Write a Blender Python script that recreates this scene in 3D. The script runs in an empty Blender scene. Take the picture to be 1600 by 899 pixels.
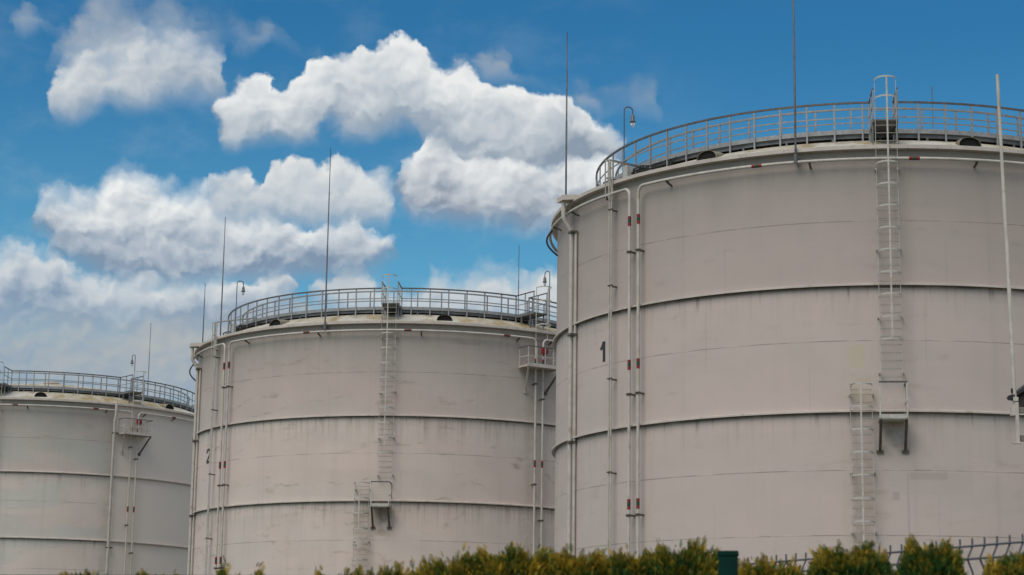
import bpy, math, random
import numpy as np
from mathutils import Matrix, Vector

random.seed(7)
rng = np.random.default_rng(11)
rad = math.radians
scene = bpy.context.scene
COL = scene.collection

# ------------------------------------------------------------------ node helpers
class Tree:
    """thin wrapper for building node trees"""
    def __init__(self, tree):
        self.t = tree
        tree.nodes.clear()
    def n(self, kind, **kw):
        nd = self.t.nodes.new(kind)
        for k, v in kw.items():
            setattr(nd, k, v)
        return nd
    def link(self, a, b):
        self.t.links.new(a, b)
    def put(self, sock, v):
        if v is None:
            return
        if isinstance(v, bpy.types.NodeSocket):
            self.link(v, sock)
        else:
            if hasattr(sock.default_value, '__len__') and not hasattr(v, '__len__'):
                v = (v, v, v)
            if hasattr(sock.default_value, '__len__') and len(sock.default_value) == 4 and len(v) == 3:
                v = (*v, 1)
            sock.default_value = v
    def m(self, op, a, b=None, c=None, clamp=False):
        nd = self.n('ShaderNodeMath', operation=op, use_clamp=clamp)
        self.put(nd.inputs[0], a); self.put(nd.inputs[1], b); self.put(nd.inputs[2], c)
        return nd.outputs[0]
    def vm(self, op, a, b=None):
        nd = self.n('ShaderNodeVectorMath', operation=op)
        self.put(nd.inputs[0], a); self.put(nd.inputs[1], b)
        return nd.outputs[0]
    def xyz(self, v):
        nd = self.n('ShaderNodeSeparateXYZ'); self.put(nd.inputs[0], v)
        return nd.outputs
    def comb(self, x, y, z=0.0):
        nd = self.n('ShaderNodeCombineXYZ')
        for i, q in enumerate((x, y, z)):
            self.put(nd.inputs[i], q)
        return nd.outputs[0]
    def noise(self, vec, scale, detail=4, rough=.5, dist=0.0, out='Fac'):
        nd = self.n('ShaderNodeTexNoise')
        self.put(nd.inputs['Vector'], vec)
        nd.inputs['Scale'].default_value = scale
        nd.inputs['Detail'].default_value = detail
        nd.inputs['Roughness'].default_value = rough
        nd.inputs['Distortion'].default_value = dist
        return nd.outputs['Color' if out == 'Color' else 0]
    def smooth(self, v, a, b, lo=0.0, hi=1.0):
        nd = self.n('ShaderNodeMapRange', interpolation_type='SMOOTHSTEP')
        self.put(nd.inputs[0], v)
        for i, q in enumerate((a, b, lo, hi)):
            self.put(nd.inputs[1 + i], q)
        return nd.outputs[0]
    def mix(self, f, a, b, mode='MIX'):
        nd = self.n('ShaderNodeMix', data_type='RGBA', blend_type=mode)
        self.put(nd.inputs[0], f); self.put(nd.inputs[6], a); self.put(nd.inputs[7], b)
        return nd.outputs[2]
    def ramp(self, f, stops):
        nd = self.n('ShaderNodeValToRGB')
        els = nd.color_ramp.elements
        while len(els) < len(stops):
            els.new(.5)
        for e, (p, c) in zip(els, stops):
            e.position = p; e.color = (*c, 1)
        self.put(nd.inputs[0], f)
        return nd.outputs[0]

def material(name):
    m = bpy.data.materials.new(name)
    m.use_nodes = True
    T = Tree(m.node_tree)
    out = T.n('ShaderNodeOutputMaterial')
    b = T.n('ShaderNodeBsdfPrincipled')
    T.link(b.outputs[0], out.inputs[0])
    return m, T, b

def painted(name, c, c2, rough=.55, scale=3.0, metal=0.0, lo=.35, hi=.7, stain=None, spec=.35):
    """weathered paint / metal: base colour mottled with a second colour"""
    m, T, b = material(name)
    tc = T.n('ShaderNodeTexCoord').outputs['Object']
    f = T.smooth(T.noise(tc, scale, 6, .6), lo, hi)
    col = T.mix(f, c, c2)
    if stain:
        s = T.smooth(T.noise(T.vm('MULTIPLY', tc, (1, 1, .4)), scale * 2.3, 5, .65), .56, .72)
        col = T.mix(T.m('MULTIPLY', s, .8), col, stain)
    T.link(col, b.inputs['Base Color'])
    b.inputs['Roughness'].default_value = rough
    b.inputs['Metallic'].default_value = metal
    b.inputs['Specular IOR Level'].default_value = spec
    return m

# ------------------------------------------------------------------ mesh helpers
class MB:
    def __init__(self):
        self.v = []; self.f = []; self.mi = []; self.uv = None; self.smooth = []
    def add(self, vs, fs, mi=0, smooth=False):
        o = len(self.v)
        self.v += [tuple(p) for p in vs]
        self.f += [tuple(i + o for i in q) for q in fs]
        self.mi += [mi] * len(fs)
        self.smooth += [smooth] * len(fs)
    def hexa(self, p, mi=0):
        """8 corners: bottom loop 0-3, top loop 4-7"""
        self.add(p, [(3, 2, 1, 0), (4, 5, 6, 7), (0, 1, 5, 4), (1, 2, 6, 5), (2, 3, 7, 6), (3, 0, 4, 7)], mi)
    def box(self, c, s, M=None, mi=0):
        x, y, z = (q / 2 for q in s)
        p = [Vector(q) for q in ((-x, -y, -z), (x, -y, -z), (x, y, -z), (-x, y, -z), (-x, -y, z), (x, -y, z), (x, y, z), (-x, y, z))]
        if M is not None:
            p = [M @ q for q in p]
        self.hexa([q + Vector(c) for q in p], mi)
    def bar(self, a, b, w, h, up=(0, 0, 1), mi=0):
        """rectangular bar from a to b, w across, h along 'up'"""
        a, b = Vector(a), Vector(b)
        d = (b - a).normalized(); up = Vector(up)
        s = d.cross(up)
        if s.length < 1e-5:
            s = d.cross(Vector((1, 0, 0)))
        s.normalize(); u = s.cross(d).normalized()
        s *= w / 2; u *= h / 2
        self.hexa([a - s - u, a + s - u, b + s - u, b - s - u, a - s + u, a + s + u, b + s + u, b - s + u], mi)
    def tube(self, pts, r, n=8, mi=0, cap=True):
        pts = [Vector(p) for p in pts]
        rs = r if hasattr(r, '__len__') else [r] * len(pts)
        d0 = (pts[1] - pts[0]).normalized()
        ref = Vector((0, 0, 1)) if abs(d0.z) < .9 else Vector((1, 0, 0))
        u = d0.cross(ref).normalized()
        vs = []
        for i, p in enumerate(pts):
            if i == 0: d = pts[1] - p
            elif i == len(pts) - 1: d = p - pts[i - 1]
            else: d = (pts[i + 1] - p).normalized() + (p - pts[i - 1]).normalized()
            d.normalize()
            u = (u - d * u.dot(d)).normalized(); w = d.cross(u)
            for k in range(n):
                a = 2 * math.pi * k / n
                vs.append(p + (u * math.cos(a) + w * math.sin(a)) * rs[i])
        fs = []
        for i in range(len(pts) - 1):
            for k in range(n):
                k2 = (k + 1) % n
                fs.append((i * n + k, i * n + k2, (i + 1) * n + k2, (i + 1) * n + k))
        self.add(vs, fs, mi, True)
        if cap:
            m = len(pts) - 1
            self.add(vs[:n], [tuple(reversed(range(n)))], mi)
            self.add(vs[m * n:], [tuple(range(n))], mi)
    def lathe(self, prof, n=16, c=(0, 0, 0), mi=0):
        cx, cy, cz = c
        vs = []
        for r, z in prof:
            for k in range(n):
                a = 2 * math.pi * k / n
                vs.append((cx + r * math.cos(a), cy + r * math.sin(a), cz + z))
        fs = []
        for i in range(len(prof) - 1):
            for k in range(n):
                k2 = (k + 1) % n
                fs.append((i * n + k, i * n + k2, (i + 1) * n + k2, (i + 1) * n + k))
        self.add(vs, fs, mi, True)
    def sweep(self, prof, p0=-180.0, p1=180.0, n=192, mi=0, smooth=False):
        """closed (r,z) profile swept round the tank axis from azimuth p0 to p1 (degrees)"""
        full = abs(p1 - p0) >= 359.9
        m = n if full else n + 1
        k = len(prof)
        for j in range(k):                      # one strip per profile edge: crisp edges, smooth round
            a, b = prof[j], prof[(j + 1) % k]
            vs = []
            for i in range(m):
                ph = p0 + (p1 - p0) * i / n
                vs += [P(ph, *a), P(ph, *b)]
            fs = [(2 * i, 2 * ((i + 1) % m), 2 * ((i + 1) % m) + 1, 2 * i + 1) for i in range(n)]
            self.add(vs, fs, mi, True)
        if not full:
            self.add([P(p0, *q) for q in prof], [tuple(range(k))], mi)
            self.add([P(p1, *q) for q in prof], [tuple(reversed(range(k)))], mi)
    def mesh(self, name, mats):
        me = bpy.data.meshes.new(name)
        me.from_pydata([tuple(p) for p in self.v], [], self.f)
        for m in (mats if isinstance(mats, (list, tuple)) else [mats]):
            me.materials.append(m)
        me.polygons.foreach_set('material_index', self.mi)
        me.polygons.foreach_set('use_smooth', self.smooth)
        me.update()
        return me
    def build(self, name, mats, parent=None, loc=(0, 0, 0), rz=0.0):
        return place(name, self.mesh(name, mats), parent, loc, rz)

def place(name, me, parent=None, loc=(0, 0, 0), rz=0.0, rot=None):
    o = bpy.data.objects.new(name, me)
    COL.objects.link(o)
    o.location = loc
    o.rotation_euler = rot if rot else (0, 0, rz)
    if parent:
        o.parent = parent
    return o

def tag(o, label=None, cat=None, group=None, kind=None):
    for k, v in (('label', label), ('category', cat), ('group', group), ('kind', kind)):
        if v:
            o[k] = v
    return o

def thing(name, label, cat, loc=(0, 0, 0), group=None):
    return tag(place(name, None, None, loc), label, cat, group)

def P(phi, r, z):
    """point beside a tank: azimuth phi in degrees (0 = towards the camera side), radius, height"""
    a = rad(phi)
    return Vector((r * math.sin(a), -r * math.cos(a), z))

def L(x, r, z):
    """ladder frame: x along the wall, r outward, z up (object is turned to its azimuth)"""
    return Vector((x, -r, z))

# ------------------------------------------------------------------ materials
RING_Z = [17.23, 12.45, 2.7]
SEAM_Z = [19.75, 15.16, 10.31, 7.91, 5.4]
R = 13.5

def shell_material(name, warm, grey, edge0, edge1, seed, streak_amt, rects=()):
    m, T, b = material(name)
    uv = T.n('ShaderNodeUVMap').outputs[0]
    x, y, _ = T.xyz(uv)
    off = (seed * 17.3, seed * 5.1, 0)
    p = T.vm('ADD', uv, off)
    # roller-painted repair fields, wider than they are high
    q = T.vm('MULTIPLY', p, (.13, .42, 1))
    wob = T.noise(p, .35, 3, .5, out='Color')
    q = T.vm('ADD', q, T.vm('MULTIPLY', wob, (.35, .35, 0)))
    fn = T.noise(q, 1.0, 2, .45)
    f = T.smooth(fn, edge0, edge1)
    col = T.mix(f, warm, grey)
    # grime caught along the upper edges of the repaired fields
    eg = T.smooth(T.m('ABSOLUTE', T.m('SUBTRACT', fn, (edge0 + edge1) / 2 - .01)), .0, .035, 1.0, 0.0)
    egn = T.smooth(T.noise(T.vm('MULTIPLY', p, (.8, 1.6, 1)), 1.1, 5, .65), .48, .72)
    col = T.mix(T.m('MULTIPLY', T.m('MULTIPLY', eg, egn), streak_amt * .75), col, (.22, .185, .11))
    # cloudy fade and fine dirt
    c2 = T.smooth(T.noise(T.vm('MULTIPLY', p, (.5, .8, 1)), .8, 6, .6), .3, .75)
    col = T.mix(T.m('MULTIPLY', c2, .22), col, (.36, .335, .30))
    g = T.smooth(T.noise(p, 9, 5, .7), .45, .8)
    col = T.mix(T.m('MULTIPLY', g, .10), col, (.28, .26, .23))
    # every plate has aged a little differently
    course = T.m('FLOOR', T.m('DIVIDE', T.m('ADD', y, .2), 2.4))
    wn = T.n('ShaderNodeTexWhiteNoise', noise_dimensions='1D')
    T.put(wn.inputs['W'], T.m('ADD', course, seed * 3.7))
    shift = T.m('MULTIPLY', wn.outputs[0], 9.0)
    pu = T.m('DIVIDE', T.m('ADD', T.m('ADD', x, 100.0), shift), 8.5)
    wn2 = T.n('ShaderNodeTexWhiteNoise', noise_dimensions='2D')
    T.put(wn2.inputs['Vector'], T.comb(T.m('FLOOR', pu), course))
    col = T.mix(T.m('MULTIPLY', wn2.outputs[0], .10), col, (.30, .29, .275))
    # light falling off up the wall, painted in as darker bands above the rings
    tone = T.m('SUBTRACT', 1.0, T.m('ADD', T.m('MULTIPLY', T.smooth(y, 17.2, 17.26), .13), T.m('MULTIPLY', T.smooth(y, 12.42, 12.48), .02)))
    col = T.mix(1.0, col, T.comb(tone, tone, tone), 'MULTIPLY')
    # rain streaks running down from the stiffening rings and the rim
    mask = None
    for z0 in RING_Z[:2] + [22.4]:
        d = T.m('SUBTRACT', z0, y)
        k = T.m('MULTIPLY', T.m('GREATER_THAN', d, 0.0), T.smooth(d, 0.0, 1.9, 1.0, 0.0))
        mask = k if mask is None else T.m('MAXIMUM', mask, k)
    st = T.smooth(T.noise(T.vm('MULTIPLY', p, (2.2, .10, 1)), 1.3, 6, .65), .47, .74)
    st2 = T.smooth(T.noise(T.vm('MULTIPLY', p, (7.0, .22, 1)), 1.0, 4, .6), .5, .75)
    sa = T.m('MULTIPLY', T.m('ADD', T.m('MULTIPLY', st, .75), T.m('MULTIPLY', st2, .35)), mask)
    col = T.mix(T.m('MULTIPLY', sa, streak_amt, clamp=True), col, (.18, .147, .085))
    # streaky falloff of light towards the roof edge, painted into the colour
    dr_ = T.m('SUBTRACT', 22.55, y)
    rim_shade = T.m('MULTIPLY', T.smooth(dr_, .2, 4.6, 1.0, 0.0), T.m('MULTIPLY_ADD', T.noise(T.vm('MULTIPLY', p, (.9, .12, 1)), 1.0, 5, .6), .7, .25))
    col = T.mix(T.m('MULTIPLY', rim_shade, .95), col, (.27, .245, .22))
    # long faint vertical washes over the whole wall
    lw = T.smooth(T.noise(T.vm('MULTIPLY', p, (1.6, .03, 1)), 1.0, 5, .6), .5, .8)
    col = T.mix(T.m('MULTIPLY', lw, .16), col, (.27, .25, .21))
    # short drips at the ring's regular drain notches
    xj = T.m('ADD', x, T.m('MULTIPLY', T.noise(T.vm('MULTIPLY', p, (.9, .02, 1)), 1.0, 3), 2.2))
    fr = T.m('ABSOLUTE', T.m('SUBTRACT', T.m('FRACT', T.m('DIVIDE', T.m('ADD', xj, 50.0), .82)), .5))
    dn = None
    for z0 in RING_Z[:2]:
        d = T.m('SUBTRACT', z0, y)
        k = T.m('MULTIPLY', T.m('GREATER_THAN', d, 0.0), T.smooth(T.m('ADD', d, T.m('MULTIPLY', T.noise(T.vm('MULTIPLY', p, (1.3, .02, 1)), 2.0, 2), .9)), .4, 1.15, 1.0, 0.0))
        dn = k if dn is None else T.m('MAXIMUM', dn, k)
    nz = T.smooth(T.noise(T.vm('MULTIPLY', p, (1.1, .05, 1)), 1.4, 2), .42, .66)
    dr = T.m('MULTIPLY', T.m('MULTIPLY', T.smooth(fr, .03, .10, 1.0, 0.0), dn), nz)
    col = T.mix(T.m('MULTIPLY', dr, .50), col, (.10, .085, .06))
    # the ring's shadow, painted as a dark line directly below each ring
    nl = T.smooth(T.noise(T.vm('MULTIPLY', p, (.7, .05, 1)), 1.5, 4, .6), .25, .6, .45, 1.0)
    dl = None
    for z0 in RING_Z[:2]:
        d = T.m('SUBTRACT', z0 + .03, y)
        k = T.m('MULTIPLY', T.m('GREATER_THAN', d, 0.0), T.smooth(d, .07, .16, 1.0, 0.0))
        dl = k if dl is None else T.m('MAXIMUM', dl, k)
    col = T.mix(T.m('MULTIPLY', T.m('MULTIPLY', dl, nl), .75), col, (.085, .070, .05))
    # weld seams
    sm = None
    for z0 in SEAM_Z:
        k = T.smooth(T.m('ABSOLUTE', T.m('SUBTRACT', y, z0)), .010, .030, 1.0, 0.0)
        sm = k if sm is None else T.m('MAXIMUM', sm, k)
    brk = T.smooth(T.noise(T.vm('MULTIPLY', p, (.5, .2, 1)), 1.7, 4, .6), .34, .6)
    vs = T.smooth(T.m('ABSOLUTE', T.m('SUBTRACT', T.m('FRACT', pu), .5)), .0012, .0035, 1.0, 0.0)
    seam = T.m('MAXIMUM', T.m('MULTIPLY', T.m('MULTIPLY', sm, brk), .46), T.m('MULTIPLY', vs, .11))
    col = T.mix(seam, col, (.10, .09, .08))
    for (x0, x1, z0, z1, c, a, soft) in rects:       # touched-up patches, rust blooms and one painted-in bright side, with an edge of their own
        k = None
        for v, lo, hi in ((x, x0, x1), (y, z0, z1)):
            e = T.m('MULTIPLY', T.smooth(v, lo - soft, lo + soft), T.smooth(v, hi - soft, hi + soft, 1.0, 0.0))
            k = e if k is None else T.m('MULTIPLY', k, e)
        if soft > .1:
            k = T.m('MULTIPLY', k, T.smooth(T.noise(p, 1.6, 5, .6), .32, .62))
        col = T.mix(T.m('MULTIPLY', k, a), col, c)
    T.link(col, b.inputs['Base Color'])
    b.inputs['Roughness'].default_value = .62
    b.inputs['Specular IOR Level'].default_value = .25
    # slightly wavy plates
    bp = T.n('ShaderNodeBump')
    bp.inputs['Strength'].default_value = .25; bp.inputs['Distance'].default_value = .05
    h = T.m('ADD', T.noise(p, .45, 2), T.m('MULTIPLY', sm, .25))
    T.link(h, bp.inputs['Height']); T.link(bp.outputs[0], b.inputs['Normal'])
    return m

def A(deg):       # azimuth -> metres along the wall
    return rad(deg) * R
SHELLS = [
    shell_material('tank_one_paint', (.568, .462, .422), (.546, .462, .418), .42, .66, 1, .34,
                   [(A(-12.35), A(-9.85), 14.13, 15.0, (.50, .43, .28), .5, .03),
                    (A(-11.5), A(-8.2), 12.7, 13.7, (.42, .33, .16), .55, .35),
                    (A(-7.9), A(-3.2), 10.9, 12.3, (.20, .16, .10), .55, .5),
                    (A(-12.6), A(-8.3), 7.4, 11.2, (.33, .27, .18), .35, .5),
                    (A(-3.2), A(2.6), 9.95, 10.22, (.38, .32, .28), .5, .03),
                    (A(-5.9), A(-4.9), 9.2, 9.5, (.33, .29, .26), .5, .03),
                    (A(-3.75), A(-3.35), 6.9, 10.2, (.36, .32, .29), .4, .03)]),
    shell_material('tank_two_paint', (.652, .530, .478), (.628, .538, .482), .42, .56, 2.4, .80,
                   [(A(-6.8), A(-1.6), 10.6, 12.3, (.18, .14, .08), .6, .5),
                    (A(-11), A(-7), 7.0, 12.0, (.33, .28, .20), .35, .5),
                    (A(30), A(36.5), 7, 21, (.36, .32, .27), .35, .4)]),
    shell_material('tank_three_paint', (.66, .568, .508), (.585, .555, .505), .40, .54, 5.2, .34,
                   [(A(33.2), A(120), -1, 23, (.76, .66, .585), .75, .1), (A(30), A(34), 7, 22, (.34, .31, .27), .3, .4)]),  # first rect: brighter right side, light painted into the colour
]
M = {}
M['trim'] = painted('ring_paint', (.55, .485, .435), (.46, .405, .36), .55, 1.2, stain=(.27, .23, .16))
M['pipe'] = painted('pipe_paint', (.54, .49, .44), (.44, .40, .35), .5, 2.0, stain=(.30, .25, .18))
M['white_steel'] = painted('pale_ladder_paint', (.53, .50, .455), (.42, .39, .345), .5, 4.0, stain=(.32, .25, .17))
M['rung'] = painted('rung_paint', (.36, .34, .30), (.26, .24, .21), .5, 6)
M['rail'] = painted('galvanised_rail', (.33, .33, .33), (.24, .24, .24), .5, 5.0, .35)
M['rail_top'] = painted('dark_handrail', (.14, .13, .13), (.09, .085, .08), .5, 5.0, .3)
M['deck'] = painted('walkway_steel', (.20, .205, .21), (.13, .13, .14), .6, 1.5, .3)
M['dark_steel'] = painted('brown_bracket_steel', (.13, .11, .095), (.08, .065, .05), .6, 6.0, .2)
M['rod'] = painted('rod_steel', (.12, .12, .13), (.08, .08, .085), .5, 3.0, .4)
M['black'] = painted('black_rubber', (.02, .02, .02), (.03, .03, .03), .6)
M['hole_shade'] = painted('vent_shade_black', (.006, .006, .005), (.010, .009, .008), .9)
M['number'] = painted('stencil_black', (.018, .018, .018), (.035, .035, .035), .55, 6)
M['red'] = painted('band_red', (.27, .02, .026), (.18, .018, .022), .5, 8)
M['green'] = painted('band_green', (.012, .085, .045), (.012, .06, .03), .5, 8)
M['lamp_body'] = painted('lamp_body_grey', (.14, .14, .14), (.09, .09, .09), .45, 9, .4)
M['box_grey'] = painted('junction_box_grey', (.42, .42, .40), (.36, .35, .33), .5, 4)

def roof_material():
    m, T, b = material('stained_roof')
    tc = T.n('ShaderNodeTexCoord').outputs['Object']
    x, y, z = T.xyz(tc)
    ang = T.m('ARCTAN2', x, y); r = T.m('SQRT', T.m('ADD', T.m('MULTIPLY', x, x), T.m('MULTIPLY', y, y)))
    p = T.comb(T.m('MULTIPLY', ang, 9.0), T.m('MULTIPLY', r, .35), 3.0)
    f = T.smooth(T.noise(p, 1.0, 6, .65), .40, .68)
    col = T.mix(f, (.50, .48, .42), (.30, .22, .10))
    f2 = T.smooth(T.noise(tc, .9, 6, .65), .5, .72)
    col = T.mix(T.m('MULTIPLY', f2, .75), col, (.20, .15, .08))
    T.link(col, b.inputs['Base Color'])
    b.inputs['Roughness'].default_value = .75
    return m
M['roof'] = roof_material()

def glass_material():
    m, T, b = material('lamp_glass')
    b.inputs['Base Color'].default_value = (.75, .78, .78, 1)
    b.inputs['Roughness'].default_value = .15
    b.inputs['Transmission Weight'].default_value = .6
    return m
M['glass'] = glass_material()
M['hood'] = painted('rusty_hood', (.26, .23, .18), (.16, .12, .07), .8, 3)

# ------------------------------------------------------------------ the storage tanks
RAIL_R, RAIL_IN = 11.72, 10.95
DECK_Z, RAIL_Z = 23.70, 24.90
PROTO = {}
def roof_z(r):
    return 22.64 + math.sqrt(35.1 ** 2 - r * r) - 32.36

def proto(key, fn):
    if key not in PROTO:
        PROTO[key] = fn()
    return PROTO[key]

def arc(p0, p1, r, z, step=1.5):
    n = max(2, int(abs(p1 - p0) / step) + 1)
    return [P(p0 + (p1 - p0) * i / (n - 1), r, z) for i in range(n)]

def cooling_pipe(parent, left, right, r=13.82, z=22.08, pr=.062, free_left=None, free_right=None,
                 marks=(20.72, 14.88, 9.37), brk=(19.46, 13.71, 8.94, 4.3), ring_marks=(), ring_brk=()):
    """sprinkler ring segment with a riser down the wall at either end"""
    pts = []; e = .28; de = math.degrees(e / r)
    def elbow(ph, s, order):
        q = []
        for k in range(7):
            a = math.pi / 2 * k / 6
            q.append(P(ph + s * de * (1 - math.cos(a)), r, z - e + e * math.sin(a)))
        return q if order else q[::-1]
    if left is not None:
        pts += [P(left, r, .3)] + elbow(left, 1, True); a0 = left + de * 1.6
    else:
        a0 = free_left
    if right is not None:
        tail = elbow(right, -1, False) + [P(right, r, .3)]; a1 = right - de * 1.6
    else:
        tail = []; a1 = free_right
    pts += arc(a0, a1, r, z) + tail
    mb = MB(); mb.tube(pts, pr, 10)
    pipe = mb.build('cooling_pipe', M['pipe'], parent)
    def mk_v():
        b = MB(); rr = pr + .007
        for k, mi in ((-1, 0), (0, 1), (1, 0)):
            b.tube([(0, -r, k * .135 - .0665), (0, -r, k * .135 + .0665)], rr, 10, mi)
        return b.mesh('marker_band', [M['red'], M['green']])
    def mk_h():
        b = MB(); rr = pr + .007; s = math.degrees(.135 / r)
        for k, mi in ((-1, 0), (0, 1), (1, 0)):
            b.tube([P((k - .49) * s, r, 0), P((k + .49) * s, r, 0)], rr, 10, mi)
        return b.mesh('marker_band', [M['red'], M['green']])
    def bk_v():
        b = MB()
        b.box((0, -(R + r) / 2 - .02, 0), (.07, r - R + .16, .07))
        b.box((0, -r, 0), (.19, .15, .085))
        return b.mesh('bracket', M['dark_steel'])
    def bk_h():
        b = MB()
        b.bar((0, -r - .02, -.085), (0, -R, -.20), .07, .06)
        b.box((0, -r, -.066), (.10, .15, .03))
        return b.mesh('bracket', M['dark_steel'])
    for ph in (left, right):
        if ph is None:
            continue
        for q in marks:
            place('marker_band', proto('mk_v', mk_v), pipe, (0, 0, q), rad(ph))
        for q in brk:
            place('bracket', proto('bk_v', bk_v), pipe, (0, 0, q), rad(ph))
    for ph in ring_marks:
        place('marker_band', proto('mk_h', mk_h), pipe, (0, 0, z), rad(ph))
    for ph in ring_brk:
        place('bracket', proto('bk_h', bk_h), pipe, (0, 0, z), rad(ph))
    return pipe

def caged_ladder(parent, phi, z0, z1, hoops, strap0, strap1, r=13.74, w=.80, standoffs=(), head=0.0):
    mb = MB()
    for s in (-1, 1):
        mb.bar(L(s * w / 2, r, z0), L(s * w / 2, r, z1 + head), .016, .055, (0, 1, 0))
        for q in standoffs:
            mb.bar(L(s * w / 2, r, q), L(s * (w / 2 + .03), R, q), .07, .07)
    lad = mb.build('caged_ladder', M['white_steel'], parent, rz=rad(phi))
    def rung():
        b = MB(); b.tube([(-w / 2, -r, 0), (w / 2, -r, 0)], .014, 6)
        return b.mesh('rung', M['rung'])
    def hoop():
        b = MB(); d = .66; n = 14
        pts = []
        for k in range(n + 1):
            a = math.pi * k / n
            pts.append((-(w / 2 + .02) * math.cos(a), -r - d * math.sin(a) ** .75, 0))
        for p, q in zip(pts, pts[1:]):
            b.bar(p, q, .010, .062)
        return b.mesh('cage_hoop', M['white_steel'])
    k = int((z1 - z0) / .302)
    for i in range(k + 1):
        place('rung', proto('rung', rung), lad, (0, 0, z0 + .12 + i * .302) if z0 + .12 + i * .302 < z1 else (0, 0, z1 - .03))
    for q in hoops:
        place('cage_hoop', proto('hoop', hoop), lad, (0, 0, q))
    b = MB()
    b.bar((0, -r - .668, strap0), (0, -r - .668, strap1), .062, .010, (0, 1, 0))
    b.build('cage_strap', M['white_steel'], lad)
    return lad

def small_platform(parent, phi, w=.98, zf=12.12, zr=13.42, depth=.86, mid=True, foot=11.0, open_left=True):
    """bracketed rest platform between the two ladders"""
    r0, r1 = R + .02, R + depth; x = w / 2
    mb = MB()
    mb.box((0, -(r0 + r1) / 2, zf), (w, r1 - r0, .10))
    mb.bar(L(-x, r1 + .012, zf + .06), L(x, r1 + .012, zf + .06), .02, .16)
    for s in (-1, 1):
        mb.bar(L(s * (x + .012), r0, zf + .04), L(s * (x + .012), r1, zf + .04), .02, .12)
    pl = mb.build('rest_platform', M['white_steel'], parent, rz=rad(phi))
    g = MB()
    for s in (-1, 1):
        g.bar(L(s * x, r1 + .03, zf), L(s * x, r1 + .03, zr), .06, .05, (0, 1, 0))
    g.bar(L(x, r0, zf), L(x, r0, zr), .05, .05, (0, 1, 0))
    g.bar(L(-x, r1 + .03, (zf + zr) / 2), L(x, r1 + .03, (zf + zr) / 2), .03, .05)
    g.bar(L(x, r0, (zf + zr) / 2), L(x, r1, (zf + zr) / 2), .03, .05)
    if open_left:                                    # guard bar across to the lower ladder's cage
        g.bar(L(-x - 1.0, r1 - .1, zr + .01), L(-x, r1 - .02, zr + .01), .03, .04)
        g.bar(L(-x - 1.0, r1 - .1, zr - .01), L(-x - 1.0, r0, zr - .05), .03, .04)
    g.build('guard_rail', M['white_steel'], pl)
    t = MB()
    t.bar(L(-x - .03, r1 + .03, zr + .035), L(x + .03, r1 + .03, zr + .035), .06, .06)
    t.bar(L(x, r1, zr + .033), L(x, r0, zr + .033), .055, .055)
    t.build('handrail', M['rail_top'], pl)
    for s in (-1, 1):
        b = MB()
        b.bar(L(s * (x - .03), r1 - .06, zf - .05), L(s * (x - .03), R + .03, foot), .10, .08)
        b.box((s * (x - .03), -R - .04, foot - .02), (.26, .06, .10))
        b.build('strut', M['dark_steel'], pl)
    return pl

def side_platform(parent, phi, w=2.3, zf=20.4, zr=21.46, depth=.98):
    """valve platform below the roof edge"""
    r0, r1 = R + .02, R + depth; x = w / 2
    mb = MB()
    n = 8
    for i in range(n):                               # floor bars, with the grating's frame
        y = r0 + (r1 - r0) * (i + .5) / n
        mb.box((0, -y, zf), (w, (r1 - r0) / n - .02, .04))
    for s in (-1, 1):
        mb.bar(L(s * x, r0, zf - .02), L(s * x, r1, zf - .02), .05, .12)
    mb.bar(L(-x, r1 + .03, zf + .02), L(x, r1 + .03, zf + .02), .03, .20)
    mb.box((0, -r0 - .05, zf - .055), (w, .08, .08))
    pl = mb.build('valve_platform', M['trim'], parent, rz=rad(phi))
    g = MB()
    for k in range(5):
        xx = -x + w * k / 4
        g.bar(L(xx, r1 + .03, zf), L(xx, r1 + .03, zr), .045, .035, (0, 1, 0))
    for s in (-1, 1):
        g.bar(L(s * x, r0 + .08, zf), L(s * x, r0 + .08, zr), .045, .035, (0, 1, 0))
        g.bar(L(s * x, r0, (zf + zr) / 2), L(s * x, r1, (zf + zr) / 2), .025, .04)
    g.bar(L(-x, r1 + .03, (zf + zr) / 2), L(x, r1 + .03, (zf + zr) / 2), .025, .04)
    g.build('guard_rail', M['white_steel'], pl)
    t = MB()
    t.bar(L(-x - .03, r1 + .03, zr + .02), L(x + .03, r1 + .03, zr + .02), .05, .05)
    for s in (-1, 1):
        t.bar(L(s * x, r0, zr + .018), L(s * x, r1, zr + .018), .045, .045)
    t.build('handrail', M['rail_top'], pl)
    for s in (-1, 1):
        b = MB()
        b.bar(L(s * (x - .05), r1 - .05, zf - .09), L(s * (x - .45), R + .04, zf - 1.35), .09, .09)
        b.box((s * (x - .45), -R - .04, zf - 1.38), (.2, .06, .2))
        b.build('strut', M['trim'] if s < 0 else M['dark_steel'], pl)
    v = MB()                                         # red valve housing on the riser
    v.box((.32, -r0 - .46, zr - .06), (.34, .24, .34))
    v.box((.32, -r0 - .46, zr - .26), (.16, .16, .10))
    v.tube([(.32, -r0 - .6, zr - .06), (.32, -r0 - .68, zr - .06)], .10, 12)
    v.build('valve', M['red'], pl)
    return pl

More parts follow.
